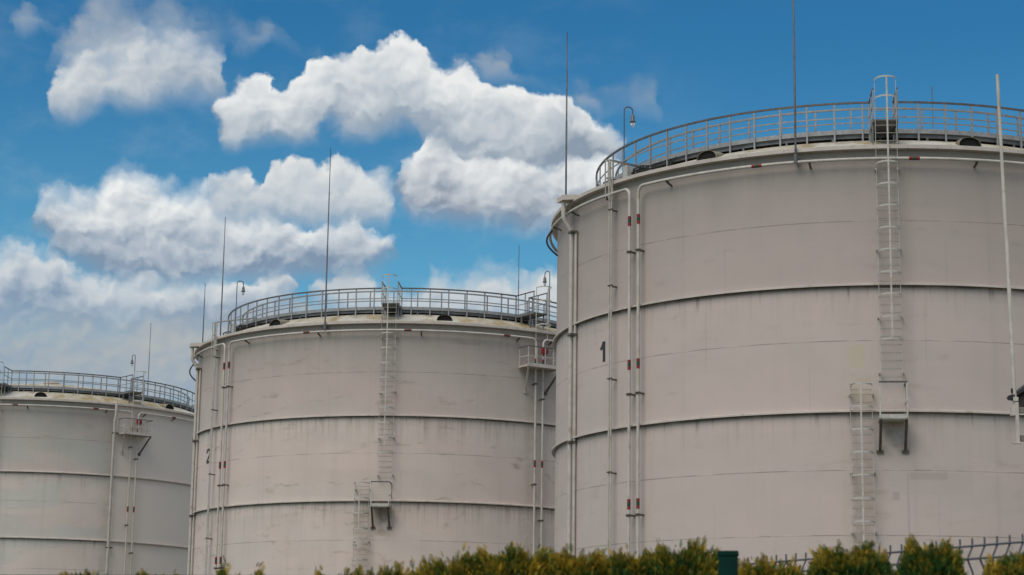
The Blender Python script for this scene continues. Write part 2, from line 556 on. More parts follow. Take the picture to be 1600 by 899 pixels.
def landing(parent, phi, w=.92, r1=14.0):
    """short bridge from the walkway out to the head of a ladder"""
    x = w / 2; r0 = RAIL_R
    mb = MB()
    n = 9
    for i in range(n):
        y = r0 + (r1 - .42 - r0) * (i + .5) / n
        mb.box((0, -y, DECK_Z - .03), (w, (r1 - .42 - r0) / n - .012, .05))
    for s in (-1, 1):
        mb.bar(L(s * x, r0, DECK_Z - .02), L(s * x, r1 - .4, DECK_Z - .02), .03, .17)
        for y in (12.35, 13.25):
            mb.bar(L(s * x, y, roof_z(y) - .03), L(s * x, y, DECK_Z - .1), .06, .06, (0, 1, 0))
    ld = mb.build('landing', M['deck'], parent, rz=rad(phi))
    g = MB(); t = MB()
    for s in (-1, 1):
        for y in (r0 + .05, 12.7, 13.58):
            g.bar(L(s * x, y, DECK_Z), L(s * x, y, RAIL_Z), .045, .05, (0, 1, 0))
        g.bar(L(s * x, r0, 24.3), L(s * x, 13.6, 24.3), .025, .04)
        t.bar(L(s * x, r0, RAIL_Z), L(s * x, 13.62, RAIL_Z), .05, .06)
    g.build('guard_rail', M['rail'], ld)
    t.build('handrail', M['rail_top'], ld)
    return ld

def walkway(parent, gaps):
    prof = [(RAIL_IN - .02, DECK_Z - .06), (RAIL_R + .03, DECK_Z - .06), (RAIL_R + .03, DECK_Z), (RAIL_IN - .02, DECK_Z)]
    mb = MB(); mb.sweep(prof, n=144)
    for r in (RAIL_IN + .1, RAIL_R - .1):            # bearers under the grating
        mb.sweep([(r - .04, DECK_Z - .20), (r + .04, DECK_Z - .20), (r + .04, DECK_Z - .062), (r - .04, DECK_Z - .062)], n=144)
    wk = mb.build('walkway', M['deck'], parent)
    tb = MB(); tb.sweep([(RAIL_R + .034, DECK_Z - .05), (RAIL_R + .046, DECK_Z - .05), (RAIL_R + .046, DECK_Z + .13), (RAIL_R + .034, DECK_Z + .13)], n=144)
    tb.build('toe_board', M['rail'], wk)
    def leg():
        b = MB(); b.bar((0, -RAIL_R + .1, 23.3), (0, -RAIL_R + .1, DECK_Z - .19), .08, .08, (0, 1, 0))
        return b.mesh('leg', M['deck'])
    for k in range(-14, 15):
        place('leg', proto('leg', leg), wk, (0, 0, 0), rad(k * 9 + 3))
    def post_mesh(r):
        b = MB(); b.bar((0, -r, 23.3 if r > 11.3 else DECK_Z - .05), (0, -r, RAIL_Z), .068, .05, (0, 1, 0))
        return b.mesh('post', M['rail'])
    def in_gap(ph):
        return any(a < (ph + 180) % 360 - 180 < b for a, b in gaps)
    for r, nm in ((RAIL_R + .06, 'o'), (RAIL_IN - .04, 'i')):
        spans = []
        if nm == 'o':
            e = sorted(gaps)
            for (a, b), (c, d) in zip(e, e[1:] + [(e[0][0] + 360, 0)]):
                spans.append((b, c))
        else:
            spans = [(-180, 180)]
        top = MB(); mid = MB()
        for a, b in spans:
            top.sweep([(r - .037, RAIL_Z - .037), (r + .037, RAIL_Z - .037), (r + .037, RAIL_Z + .037), (r - .037, RAIL_Z + .037)], a, b, max(3, int((b - a) / 2.5)))
            for z in ((24.30,) if nm == 'o' else (24.33,)):
                mid.sweep([(r - .015, z - .026), (r + .015, z - .026), (r + .015, z + .026), (r - .015, z + .026)], a, b, max(3, int((b - a) / 2.5)))
        gr = mid.build('guard_rail', M['rail'], wk)
        top.build('handrail', M['rail_top'] if nm == 'o' else M['rail'], wk)
        step = 5.25 if nm == 'o' else 7.3
        pm = proto('post' + nm, lambda: post_mesh(r))
        k = int(124 / step)
        for i in range(-k, k + 1):
            ph = i * step + (1.2 if nm == 'o' else 3.0)
            if nm == 'o' and in_gap(ph):
                continue
            place('post', pm, wk, (0, 0, 0), rad(ph))
        if nm == 'o':
            for a, b in gaps:
                for ph in (a, b):
                    place('post', pm, wk, (0, 0, 0), rad(ph))
    return wk

def vent_hood(parent, phi):
    mb = MB(); n = 14; r0, r1 = 13.22, 11.95
    zb = roof_z
    rows = []
    for j, t in enumerate((0, .25, .5, .75, 1.0)):
        r = r0 + (r1 - r0) * t; k = (1 - t) ** .8
        row = []
        for i in range(n + 1):
            a = math.pi * i / n
            row.append(L(-(.40 * k + .05 + .25 * t * (1 - t)) * math.cos(a), r, zb(r) - .06 + (.37 * k + .02) * math.sin(a) ** .8 + .02))
        rows.append(row)
    vs = [p for row in rows for p in row]
    fs = [(j * (n + 1) + i, j * (n + 1) + i + 1, (j + 1) * (n + 1) + i + 1, (j + 1) * (n + 1) + i) for j in range(4) for i in range(n)]
    mb.add(vs, fs, 0, True)
    # thick lip round the mouth
    for i in range(n):
        a, b = rows[0][i], rows[0][i + 1]
        mb.bar(a + Vector((0, -.02, 0)), b + Vector((0, -.02, 0)), .05, .012)
    hood = mb.build('vent_hood', M['hood'], parent, rz=rad(phi))
    h = MB()
    back = [L(p.x * .96, r0 - .03, zb(r0) - .06 + (p.z - zb(r0) + .06) * .96) for p in rows[0]]
    h.add([L(0, r0 - .03, zb(r0) - .06)] + back, [(0, i + 1, i + 2) for i in range(n)])
    h.build('vent_mouth_shade', M['hole_shade'], hood)  # flat black sheet: shade of the opening put in as colour
    return hood

def lightning_rod(parent, phi, r, z0, z1, rb=.042, base=True):
    mb = MB(); h = z1 - z0
    mb.tube([P(phi, r, z0), P(phi, r, z0 + h * .45), P(phi, r, z0 + h * .451), P(phi, r, z0 + h * .75), P(phi, r, z0 + h * .751), P(phi, r, z1)],
            [rb, rb, rb * .8, rb * .8, rb * .58, rb * .5], 8)
    rod = mb.build('lightning_rod', M['rod'], parent)
    if base:
        b = MB()
        b.bar(P(phi, r, z0 - .05), P(phi, R, z0 + .02), .14, .12)
        b.tube([P(phi, r, z0 - .16), P(phi, r, z0 + .18)], rb * 1.9, 10)
        b.build('clamp', M['deck'], rod)
    return rod

def lamp_post(parent, phi, side, top=26.85, r=11.55):
    """gooseneck lamp on the walkway; side = +1 hangs towards growing azimuth"""
    mb = MB(); pts = [(0, -r, DECK_Z - .1), (0, -r, top - .18)]
    s = side; e = .17; wd = .40
    for k in range(1, 7):
        a = math.pi / 2 * k / 6
        pts.append((s * e * (1 - math.cos(a)), -r, top - .18 + e * math.sin(a)))
    for k in range(7):
        a = math.pi / 2 * k / 6
        pts.append((s * (wd - e + e * math.sin(a)), -r, top - .01 - e * (1 - math.cos(a))))
    pts.append((s * wd, -r, top - .34))
    pts = [(0, -r + x, z) for x, _, z in pts]
    mb.tube(pts, .026, 8)
    mb.box((0, -r, DECK_Z + .01), (.2, .16, .03))
    lp = mb.build('lamp_post', M['rod'], parent, rz=rad(phi))
    b = MB(); c = (0, -r + s * wd, top - .34)
    b.lathe([(.0, .02), (.045, .02), (.055, -.03), (.085, -.07), (.095, -.26), (.135, -.29), (.135, -.315), (.0, -.315)], 14, c, 0)
    b.lathe([(.0, -.317), (.082, -.317), (.088, -.42), (.06, -.52), (0, -.55)], 14, c, 1)
    b.build('lamp', [M['lamp_body'], M['glass']], lp)
    return lp

def stroke_number(parent, strokes, phi, z, h, w, bold=.155):
    """stencilled number lying on the curved wall; strokes in a unit box (0..1, 0..1), azimuth grows to the right"""
    mb = MB(); th = bold * h
    def S(x, y, lift):
        return P(phi + math.degrees((x - .5) * w / R), R + lift, z + (y - .5) * h)
    for st in strokes:
        pts = np.array(st, float) * (w, h)
        left = []; right = []
        for i in range(len(pts)):
            d = (pts[min(i + 1, len(pts) - 1)] - pts[max(i - 1, 0)]); d /= np.linalg.norm(d)
            nn = np.array([-d[1] * 1.45, d[0] * .95]) * th / 2
            left.append((pts[i] + nn) / (w, h)); right.append((pts[i] - nn) / (w, h))
        for i in range(len(pts) - 1):
            q = [left[i], right[i], right[i + 1], left[i + 1]]
            mb.hexa([S(*p, .001) for p in q] + [S(*p, .006) for p in q])
    return mb.build('number_mark', M['number'], parent)

ONE = [[(.62, .0), (.62, .2), (.62, .4), (.62, .6), (.62, .8), (.62, 1.0)], [(.10, .63), (.25, .70), (.42, .80), (.52, .92), (.56, 1.0)]]
TWO = [[(.08, .72), (.12, .86), (.28, .95), (.5, .97), (.72, .94), (.87, .84), (.9, .70), (.82, .56), (.62, .40), (.38, .25), (.2, .12), (.12, .075)],
       [(.05, .065), (.35, .065), (.65, .065), (.97, .065)]]

def build_tank(loc, label, shell_mat, lad_phi, low_phi, plat_phi, left_side=True, right=None, number=None,
               rods=(), lamps=(), hood0=8.5, right_drain=None, ring_mark_phis=(), ring_brk_phis=(), end_right=60):
    tk = thing('storage_tank', label, 'storage tank', loc, 'storage tanks of the tank farm')
    # shell: one continuous wall with a UV map in metres
    n = 192; zs = [0, 4, 8, 12, 16, 20, 22.55]
    vs = [P(-180 + 360 * i / n, R, z) for z in zs for i in range(n + 1)]
    fs = [(j * (n + 1) + i, j * (n + 1) + i + 1, (j + 1) * (n + 1) + i + 1, (j + 1) * (n + 1) + i) for j in range(len(zs) - 1) for i in range(n)]
    mb = MB(); mb.add(vs, fs, 0, True)
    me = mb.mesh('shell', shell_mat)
    uvl = me.uv_layers.new(name='UVMap')
    uvs = []
    for f in fs:
        for q in f:
            j, i = divmod(q, n + 1)
            uvs += [rad(-180 + 360 * i / n) * R, zs[j]]
    uvl.data.foreach_set('uv', uvs)
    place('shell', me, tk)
    # roof cone with a slight crown, roof edge, stiffening rings
    mb = MB()
    mb.lathe([(q, roof_z(q)) for q in (13.66, 13.3, 12.9, 12.4, 11.8, 11, 10, 9, 7.5, 6, 4, 2, 1, 0)], 160)
    roof = mb.build('roof', M['roof'], tk)
    cp = MB(); cp.lathe([(0, 25.2), (.28, 25.2), (.28, 25.72), (.75, 25.70), (.78, 25.77), (.4, 25.92), (0, 25.97)], 20)
    cp.build('roof_cap', M['trim'], roof)
    mb = MB(); mb.sweep([(R - .03, 22.49), (R + .28, 22.49), (R + .28, 22.635), (R + .22, 22.655), (R - .03, 22.655)])
    mb.build('roof_edge', M['trim'], tk)
    for z in RING_Z:
        mb = MB(); mb.sweep([(R + .003, z + .03), (R + .15, z), (R + .165, z), (R + .165, z + .065), (R + .003, z + .11)])
        mb.build('stiffening_ring', M['trim'], tk)
    gaps = [(lad_phi - 2.25, lad_phi + 2.25)]
    if right is not None:
        gaps.append((right - 1.0, right + 3.5))
    walkway(tk, gaps)
    landing(tk, lad_phi)
    hs = [25.16, 24.40] + [21.84 - .845 * k for k in range(9)]
    caged_ladder(tk, lad_phi, 13.62, 24.0, hs, 15.08, 25.18, standoffs=(21.7, 18.6, 16.0, 13.9), head=1.17)
    small_platform(tk, plat_phi)
    caged_ladder(tk, low_phi, 1.2, 13.3, [13.42 - .845 * k for k in range(8)], 7.5, 13.45, standoffs=(13.1, 10.2, 8.0, 4.0))
    # sprinkler ring: front segment between the twin risers and the valve platform
    rr = right - .55 if right is not None else None
    cooling_pipe(tk, -49.3, rr, free_right=end_right, ring_marks=ring_mark_phis, ring_brk=ring_brk_phis)
    cooling_pipe(tk, None, -51.45, free_left=-165, ring_brk=(-58, -70, -82))
    if right is not None:
        cooling_pipe(tk, right + 1.55, None, free_right=165, ring_marks=(right + 15.2,), ring_brk=(right + 4, right + 15.6, right + 42),
                     brk=(18.62, 11.7, 7.2, 3.3))
        side_platform(tk, right + .2)
        landing(tk, right + 1.25)
        caged_ladder(tk, right + 1.25, 20.5, 24.0, [25.1, 24.3, 22.9], 22.9, 25.1, head=1.12)
    if left_side:
        # cable conduit: two thin pipes with a guard above the roof edge
        ph = -56.4
        mb = MB()
        for d in (-.28, .28):
            mb.tube([P(ph + d, 13.82, .3), P(ph + d, 13.84, 22.3), P(ph + d, 13.9, 22.6), P(ph + d, 13.9, 23.4)], .036, 8)
        cd = mb.build('cable_conduit', M['pipe'], tk)
        g = MB()
        for s in (-1, 1):
            for q in (13.84, 14.0):
                g.bar(L(s * .13, q, 21.85), L(s * .13, q, 23.5), .02, .04, (0, 1, 0))
        for q in (22.0, 22.75, 23.48):
            for s in (-1, 1):
                g.bar(L(s * .13, 13.84, q), L(s * .13, 14.0, q), .03, .04)
            g.bar(L(-.13, 14.0, q), L(.13, 14.0, q), .03, .04)
        g.build('cable_guard', M['white_steel'], cd, rz=rad(ph))
        t = MB(); t.bar(P(ph, 13.9, 23.5), P(-60.0, 11.9, 23.72) if number == '1' else P(-52.0, 11.7, 23.9), .16, .05)
        t.build('cable_tray', M['rail'], cd)
        for q in (21.4, 18.25, 14.45, 10.7, 7.0):
            b = MB(); b.box((0, -13.68, 0), (.06, .38, .06)); b.box((0, -13.84, .03), (.26, .08, .05))
            b.build('bracket', M['dark_steel'], cd, (0, 0, q), rad(ph))
        # rainwater pipe from the spout box on the rim
        ph = -71.3
        mb = MB()
        mb.tube([P(ph, 14.1, 22.55), P(ph, 14.1, 21.85), P(ph, 14.06, 21.72), P(ph, 13.76, 21.32), P(ph, 13.73, 21.15), P(ph, 13.73, .3)], .095, 12)
        dp = mb.build('drain_pipe', M['pipe'], tk)
        b = MB(); b.hexa([P(ph - 1.6, 13.6, 22.58), P(ph - 1.6, 14.25, 22.52), P(ph + 1.0, 14.25, 22.52), P(ph + 1.6, 13.6, 22.58),
                          P(ph - 1.6, 13.6, 22.79), P(ph - 1.6, 14.25, 22.74), P(ph + 1.0, 14.25, 22.74), P(ph + 1.6, 13.6, 22.79)])
        b.build('spout_box', M['trim'], dp)
        b = MB(); b.tube([P(ph + .8, 13.60, 21.2), P(ph + .8, 13.60, .3)], .06, 8)
        b.build('downpipe', M['pipe'], dp)
        for q in (21.2, 16.8, 12.3, 7.6):
            b = MB(); b.box((0.08, -13.70, 0), (.40, .30, .09)); b.build('bracket', M['dark_steel'], dp, (0, 0, q), rad(ph))
        # loop of hose hanging beside the rim
        mb = MB(); mb.tube([P(-85, 13.80 - .024 * k + .36 * math.sin(math.pi * k / 10), 22.05 - 1.15 * k / 10) for k in range(11)], .042, 8)
        mb.build('hose', M['black'], tk)
        # junction boxes and cables where the lamp stands
        mb = MB(); mb.box((0, 0, .3), (.34, .2, .6)); jb = mb.build('junction_box', M['box_grey'], tk, P(-62.5, 12.1, roof_z(12.1)), rad(-62))
        cb = MB()
        rr_ = random.Random(3)
        for k in range(7):
            a0 = -74 + k * 2.2
            cb.tube([P(a0 + j * 2.6, 12.0 + .3 * math.sin(j * 1.3 + k), 23.28 + .16 * math.sin(j * .9 + k * 1.7) + .10) for j in range(7)], .028, 6)
        cb.build('cable_bundle', M['black'], tk)
    if right_drain is not None:
        ph = right_drain
        mb = MB(); mb.tube([P(ph, 13.98, 22.62), P(ph, 13.98, 21.7), P(ph, 13.80, 21.3), P(ph, 13.78, .3)], .105, 12)
        dp = mb.build('drain_pipe', M['pipe'], tk)
        for q in (20.4, 12.0, 7.4):
            b = MB(); b.box((0.1, -13.74, 0), (.42, .26, .09)); b.build('bracket', M['dark_steel'], dp, (0, 0, q), rad(ph))
    for k in range(8):
        vent_hood(tk, hood0 + 45 * k)
    for q in rods:
        lightning_rod(tk, *q)
    for q in lamps:
        lamp_post(tk, *q)
    if number == '1':
        stroke_number(tk, ONE, -60.45, 15.73, .84, .50)
    elif number == '2':
        stroke_number(tk, TWO, -61.1, 15.65, .82, .60, .19)
    return tk

RM = (-26.34, -1.5, 24.7); RB = (-43, -17.8, 8.5, 34)
build_tank((15.485, 88.502, 0), 'nearest, largest pale tank marked with a black 1 below the roof', SHELLS[0],
           -5.75, -10.5, -5.8, number='1', hood0=8.4,
           rods=[(-19.95, 13.86, 22.2, 32.85), (-71.3, 14.0, 22.75, 30.05, .04, False), (153.8, 13.2, 22.8, 32.9)],
           lamps=[(-69, 1)], ring_mark_phis=RM, ring_brk_phis=RB)
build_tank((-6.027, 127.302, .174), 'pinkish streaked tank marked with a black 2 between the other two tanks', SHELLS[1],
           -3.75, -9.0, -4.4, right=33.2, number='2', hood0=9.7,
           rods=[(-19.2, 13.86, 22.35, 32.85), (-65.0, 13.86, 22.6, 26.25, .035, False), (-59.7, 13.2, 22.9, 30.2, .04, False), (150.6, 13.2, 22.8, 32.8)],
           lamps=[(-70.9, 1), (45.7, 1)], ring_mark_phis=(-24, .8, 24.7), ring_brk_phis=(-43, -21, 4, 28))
build_tank((-36.63, 161.602, .474), 'farthest, smallest looking greenish grey tank without a number at the left', SHELLS[2],
           -3.75, -9.0, -4.4, left_side=False, right=39.0, hood0=9.6,
           rods=[(-19.2, 13.86, 22.35, 32.85), (155.2, 13.2, 22.8, 33.0)],
           lamps=[(44.5, 1)], right_drain=32.7, ring_mark_phis=(-22, 2.4, 26.5), ring_brk_phis=(-40, -15, 6, 30))

# ------------------------------------------------------------------ ground
def ground_material():
    m, T, b = material('gravel_and_grass')
    tc = T.n('ShaderNodeTexCoord').outputs['Object']
    f = T.smooth(T.noise(tc, .05, 6, .6), .42, .58)
    g = T.noise(tc, 6, 5, .7)
    col = T.mix(f, (.19, .175, .15), (.06, .085, .03))
    col = T.mix(T.m('MULTIPLY', T.smooth(g, .4, .7), .4), col, (.10, .09, .075))
    T.link(col, b.inputs['Base Color']); b.inputs['Roughness'].default_value = .95
    return m
mb = MB()
xs = [-3000, -300, -100, 100, 300, 3000]
mb.add([(x, y, 0) for y in xs for x in xs], [(j * 6 + i, j * 6 + i + 1, (j + 1) * 6 + i + 1, (j + 1) * 6 + i) for j in range(5) for i in range(5)])
tag(mb.build('ground', ground_material()), kind='structure')
# concrete ring pads the tanks stand on
pad = painted('concrete', (.36, .35, .33), (.28, .27, .25), .85, .6)
for (x, y, z) in ((15.485, 88.502, .004), (-6.027, 127.302, .174), (-36.63, 161.602, .474)):
    mb = MB(); mb.sweep([(12.9, -z - .2 if z > .1 else -.1), (14.6, -z - .2 if z > .1 else -.1), (14.5, -.002), (12.9, -.002)])
    tag(mb.build('foundation_ring', pad, loc=(x, y, z)), kind='structure')

# ------------------------------------------------------------------ fences
green = painted('green_fence_coat', (.002, .028, .020), (.0015, .020, .015), .8, 9, spec=.12)
grey = painted('grey_fence_coat', (.11, .115, .13), (.08, .085, .095), .5, 9)

def mesh_fence(name, label, a, b, z_top, mat, pitch, r, posts, post_h, zig, hz, side=1):
    """welded panel fence from a to b (ground points); zig = list of (height, fold depth)"""
    a, b = Vector(a), Vector(b)
    d = (b - a); ln = d.length; d.normalize(); nrm = Vector((-d.y, d.x, 0))
    if nrm.y < 0: nrm = -nrm
    nrm = nrm * side
    root = thing(name, label, 'fence', a)
    n = int(ln / pitch); mb = MB()
    for i in range(n + 1):
        p = d * (i * pitch)
        mb.tube([p + nrm * q + Vector((0, 0, z)) for z, q in zig], r, 5)
    for z, q in hz:
        mb.tube([nrm * q + Vector((0, 0, z)), d * ln + nrm * q + Vector((0, 0, z))], r * 1.15, 6)
    mb.build('panel', mat, root)
    for s in posts:
        mb = MB(); p = d * s - nrm * side * .045
        R3 = Matrix.Rotation(math.atan2(d.y, d.x), 3, 'Z')
        mb.box(p + Vector((0, 0, post_h / 2)), (.057, .05, post_h), R3)
        o = mb.build('post', mat, root)
        c = MB(); c.box(p + Vector((0, 0, post_h + .006)), (.063, .056, .014), R3); c.build('cap', mat, o)
    return root

def folds(top, at, depth):
    q = [(.05, 0)]
    for z in at:
        q += [(z - .055, 0), (z, depth), (z + .05, 0)]
    return sorted(q + [(top, 0)])
zt = 2.057
zg = [(.05, 0), (.55, 0), (.60, .035), (.65, 0), (1.35, 0), (1.40, .035), (1.45, 0), (zt - .012, 0)]
mesh_fence('mesh_fence', 'dark green wire fence with a square capped post in front of the hedge',
           (-4.205, 7.50, 0), (8.070, 5.125, 0), zt, green, .05, .0022, [0, 2.35, 5.0, 7.65, 10.3], 2.122, zg,
           [(.10, 0), (.55, 0), (.65, 0), (1.35, 0), (1.45, 0), (2.01, 0), (zt, .004)])
top = 2.27
A0 = Vector((1.827, 7.3, 0)); D0 = (Vector((1.033, 8.6, 0)) - A0).normalized()
zz = [(.06, 0), (.5, 0), (.555, .04), (.61, 0), (1.3, 0), (1.355, .04), (1.41, 0), (2.125, 0), (2.145, .002), (2.192, .026), (2.235, .002), (2.25, 0), (top, 0)]
mesh_fence('mesh_fence', 'grey wire fence with bent prongs on top, behind the conifers at right',
           A0 - D0 * 2.9, A0 + D0 * 5.4, top, grey, .063, .0040, [-.02, 2.5, 5.02, 7.54], 2.10, zz,
           [(.10, .006), (.5, .006), (.61, .006), (1.3, .006), (1.41, .006), (2.13, .007), (2.192, .033), (2.241, .008)], side=-1)

# ------------------------------------------------------------------ conifer hedge
def leaf_material():
    m, T, b = material('golden_conifer_leaf')
    at = T.n('ShaderNodeAttribute', attribute_name='tone').outputs['Fac']
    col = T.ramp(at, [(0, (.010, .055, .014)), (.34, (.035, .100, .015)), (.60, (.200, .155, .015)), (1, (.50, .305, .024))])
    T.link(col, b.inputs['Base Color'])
    b.inputs['Roughness'].default_value = .6
    b.inputs['Specular IOR Level'].default_value = .25
    b.inputs['Subsurface Weight'].default_value = 0
    return m
LEAF = leaf_material()
BARK = painted('conifer_bark', (.10, .065, .04), (.06, .04, .025), .9, 12)

def spray_template():
    """flat fan of scale leaves: stem and side fronds as slim triangles, unit length along +y"""
    tri = []
    def frond(x, y, ang, ln, w):
        c, s = math.sin(ang), math.cos(ang)
        tri.append(((x - s * w, y + c * w, 0), (x + s * w, y - c * w, 0), (x + c * ln, y + s * ln, .02)))
    frond(0, 0, 0, 1.0, .035)
    for k, y in enumerate((.12, .30, .48, .66, .82)):
        ln = (.52, .50, .42, .32, .20)[k]
        for sg in (-1, 1):
            a = sg * (.75 - .05 * k)
            frond(0, y, a, ln, .045)
            frond(sg * .45 * ln * math.sin(.75), y + .45 * ln * math.cos(.75), sg * .25, ln * .42, .035)
    return np.array(tri)                      # (k,3,3)
SPRAY = spray_template()

def conifer(label, x, y, h, w, leaders, n=13000, gold=.5, seed=0):
    g = np.random.default_rng(seed)
    root = thing('conifer', label, 'conifer', (x, y, 0), 'golden conifers along the fence')
    t = MB(); t.tube([(0, 0, 0), (.01, 0, h * .4), (0, .01, h * .8), (0, 0, h * .93)], [.035, .026, .013, .005], 8)
    for k in range(16):
        z = h * (.12 + .05 * k); a = k * 2.4
        l = w * (.42 if z < h * .8 else .25)
        t.tube([(0, 0, z), (math.cos(a) * l * .6, math.sin(a) * l * .6, z + .08), (math.cos(a) * l, math.sin(a) * l, z + .2)], [.010, .007, .003], 5)
    t.build('trunk', BARK, root)
    # foliage: denser towards the top, where the hedge shows
    nt = int(n * .84)
    z = np.concatenate([h - .01 - .24 * g.random(nt) ** 1.1, .12 + (h - .5) * g.random(n - nt)])
    th = g.random(n) * 2 * np.pi
    lump = .86 + .10 * np.sin(th * 3 + z * 14 + seed) + .10 * np.sin(th * 5 - z * 23 + seed * 2)
    top = np.clip((h - z) / .16, 0, 1)
    prof = w / 2 * 1.08 * (.62 + .38 * top ** .7) * lump * np.clip((z + .4) / .6, .6, 1)
    rr = np.sqrt(g.random(n)) ** .55
    pos = np.stack([np.cos(th) * prof * rr, np.sin(th) * prof * rr, z], 1)
    # the top is broken into leaders of unequal height
    lead = np.zeros(n)
    for (lx, lh, lw) in leaders:
        lead = np.maximum(lead, lh * np.exp(-((pos[:, 0] - lx) / lw) ** 2))
    near_top = np.clip(1 - (h - z) / .15, 0, 1)
    pos[:, 2] += near_top * (lead - .045 + .010 * np.sin(pos[:, 0] * 60 + seed) + .007 * np.sin(pos[:, 0] * 140 + seed * 2) + .016 * g.standard_normal(n))
    out = np.stack([np.cos(th) * .75, np.sin(th) * .75, .85 + .9 * near_top], 1) + g.standard_normal((n, 3)) * .30
    out /= np.linalg.norm(out, axis=1)[:, None]
    side = np.cross(out, g.standard_normal((n, 3))); side /= np.linalg.norm(side, axis=1)[:, None]
    nrm = np.cross(side, out)
    ln = (.011 + .012 * g.random(n)) * (1 + .7 * near_top * (g.random(n) > .82)) * np.where(h - z > .22, 2.6, 1.0)
    V = SPRAY.reshape(-1, 3)
    pts = pos[:, None, :] + ln[:, None, None] * (V[None, :, 0:1] * side[:, None, :] + V[None, :, 1:2] * out[:, None, :] + V[None, :, 2:3] * nrm[:, None, :])
    nv = len(V); tot = n * nv
    me = bpy.data.meshes.new('crown')
    me.vertices.add(tot); me.vertices.foreach_set('co', pts.reshape(-1).astype(np.float32))
    me.loops.add(tot); me.loops.foreach_set('vertex_index', np.arange(tot, dtype=np.int32))
    me.polygons.add(tot // 3); me.polygons.foreach_set('loop_start', np.arange(0, tot, 3, dtype=np.int32))
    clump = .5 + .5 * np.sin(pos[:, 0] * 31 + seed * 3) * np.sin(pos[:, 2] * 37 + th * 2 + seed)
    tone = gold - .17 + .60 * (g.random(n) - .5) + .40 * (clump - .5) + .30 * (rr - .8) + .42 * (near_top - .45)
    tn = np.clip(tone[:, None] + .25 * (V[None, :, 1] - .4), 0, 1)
    at = me.attributes.new('tone', 'FLOAT', 'POINT'); at.data.foreach_set('value', tn.reshape(-1).astype(np.float32))
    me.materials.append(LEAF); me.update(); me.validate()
    place('crown', me, root)
    return root

def lead(seed, n, w, hi, lo=.0):
    g = random.Random(seed)
    return [((g.random() - .5) * w, lo + (hi - lo) * g.random(), .012 + .03 * g.random()) for _ in range(n)]
# label, x, y, top height, width, leaders, gold
HEDGE = [
    ('small conifer tip in front of the farthest tank, leftmost of the hedge', -1.50, 7.3, 2.088, .24, lead(1, 5, .2, .03), .55),
    ('low conifer tip just left of the lower left corner of the middle tank', -1.245, 7.3, 2.085, .20, lead(2, 4, .15, .025), .55),
    ('sparse spiky conifer below the twin pipes at the left of the middle tank', -.955, 7.3, 2.085, .27, [(-.10, .02, .02), (-.045, .05, .008), (.01, .035, .008), (.07, .05, .012), (.10, .03, .01)], .55),
    ('low conifer tip left of the foot of the middle tank\'s ladder', -.60, 7.2, 2.09, .22, lead(4, 5, .18, .025), .5),
    ('conifer with one tall pointed shoot right of the middle tank\'s ladder foot', -.43, 7.1, 2.10, .26, [(.085, .045, .012), (0, .02, .03), (-.09, .01, .02), (.05, .03, .02)], .55),
    ('conifer at the sloping left end of the dense part of the hedge', -.185, 7.0, 2.125, .36, [(-.15, .01, .05), (-.05, .03, .05), (.05, .05, .05), (.14, .065, .05)], .6),
    ('highest rounded conifer below the twin pipes at the right of the middle tank', .02, 6.95, 2.15, .36, [(-.12, .035, .06), (.0, .045, .06), (.12, .035, .06)], .6),
    ('rounded conifer below the drain pipe at the left edge of tank 1', .225, 6.9, 2.155, .27, [(-.06, .02, .05), (.06, .015, .05)], .58),
    ('conifer with a notch to its left below the twin pipes of tank 1', .40, 6.9, 2.15, .27, [(-.10, .035, .02), (.0, .03, .04), (.09, .02, .03)], .55),
    ('tall bushy conifer directly left of the dark green fence post', .575, 6.9, 2.175, .33, [(-.08, .02, .05), (.04, .04, .04), (.12, .05, .03)], .5),
    ('low conifer directly right of the dark green fence post', .875, 6.9, 2.135, .30, [(-.10, .0, .03), (-.02, .035, .025), (.09, .02, .03)], .5),
    ('broad flat topped conifer below the lower ladder of tank 1', 1.15, 6.9, 2.182, .34, [(-.12, .02, .03), (-.05, .03, .02), (.04, .035, .03), (.12, .015, .03)], .47),
    ('tall ragged conifer in front of the bent fence prongs', 1.415, 6.85, 2.185, .26, [(-.07, .06, .025), (.04, .05, .02), (.09, .01, .02), (-.02, .01, .02)], .47),
    ('conifer at the right edge of the picture, last of the hedge', 1.72, 6.85, 2.165, .32, [(-.09, .02, .03), (.0, .03, .03), (.1, .03, .03)], .5),
]
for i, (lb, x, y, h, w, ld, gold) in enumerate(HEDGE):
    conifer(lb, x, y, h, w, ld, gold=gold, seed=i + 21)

# ------------------------------------------------------------------ gantry with mast peeking in at the right edge
M['gantry'] = painted('gantry_steel', (.23, .20, .175), (.17, .15, .13), .6, 2.0)
gt = thing('steel_gantry', 'steel frame with tall leaning pale mast and dark hut at the right edge', 'gantry', (14.95, 60, 0))
mb = MB()
mb.tube([(0, 0, 10.25), (-.09, 0, 15.6), (-.10, 0, 15.62), (-.19, 0, 20.75)], [.062, .060, .054, .050], 12)
mst = mb.build('mast', M['pipe'], gt)
c = MB(); c.box((-.035, 0, 10.36), (.20, .2, .26)); c.box((-.005, -.03, 10.72), (.15, .16, .12)); c.build('clamp', M['pipe'], mst)
for z in (10.40, 9.56):
    mb = MB(); mb.bar((.03, .0, z), (4.4, .0, z), .16, .17); mb.bar((1.2, 1.8, z), (4.4, 1.8, z), .16, .17)
    for x in (1.3, 2.2, 4.3):
        mb.bar((x, .083, z), (x, 1.717, z), .12, .15)
    mb.build('beam', M['gantry'], gt)
mb = MB(); mb.bar((.02, -.087, 9.41), (.02, -.087, 10.62), .09, .09, (0, 1, 0)); mb.box((-.02, -.087, 9.40), (.24, .14, .03))
mb.build('post', M['trim'], gt)
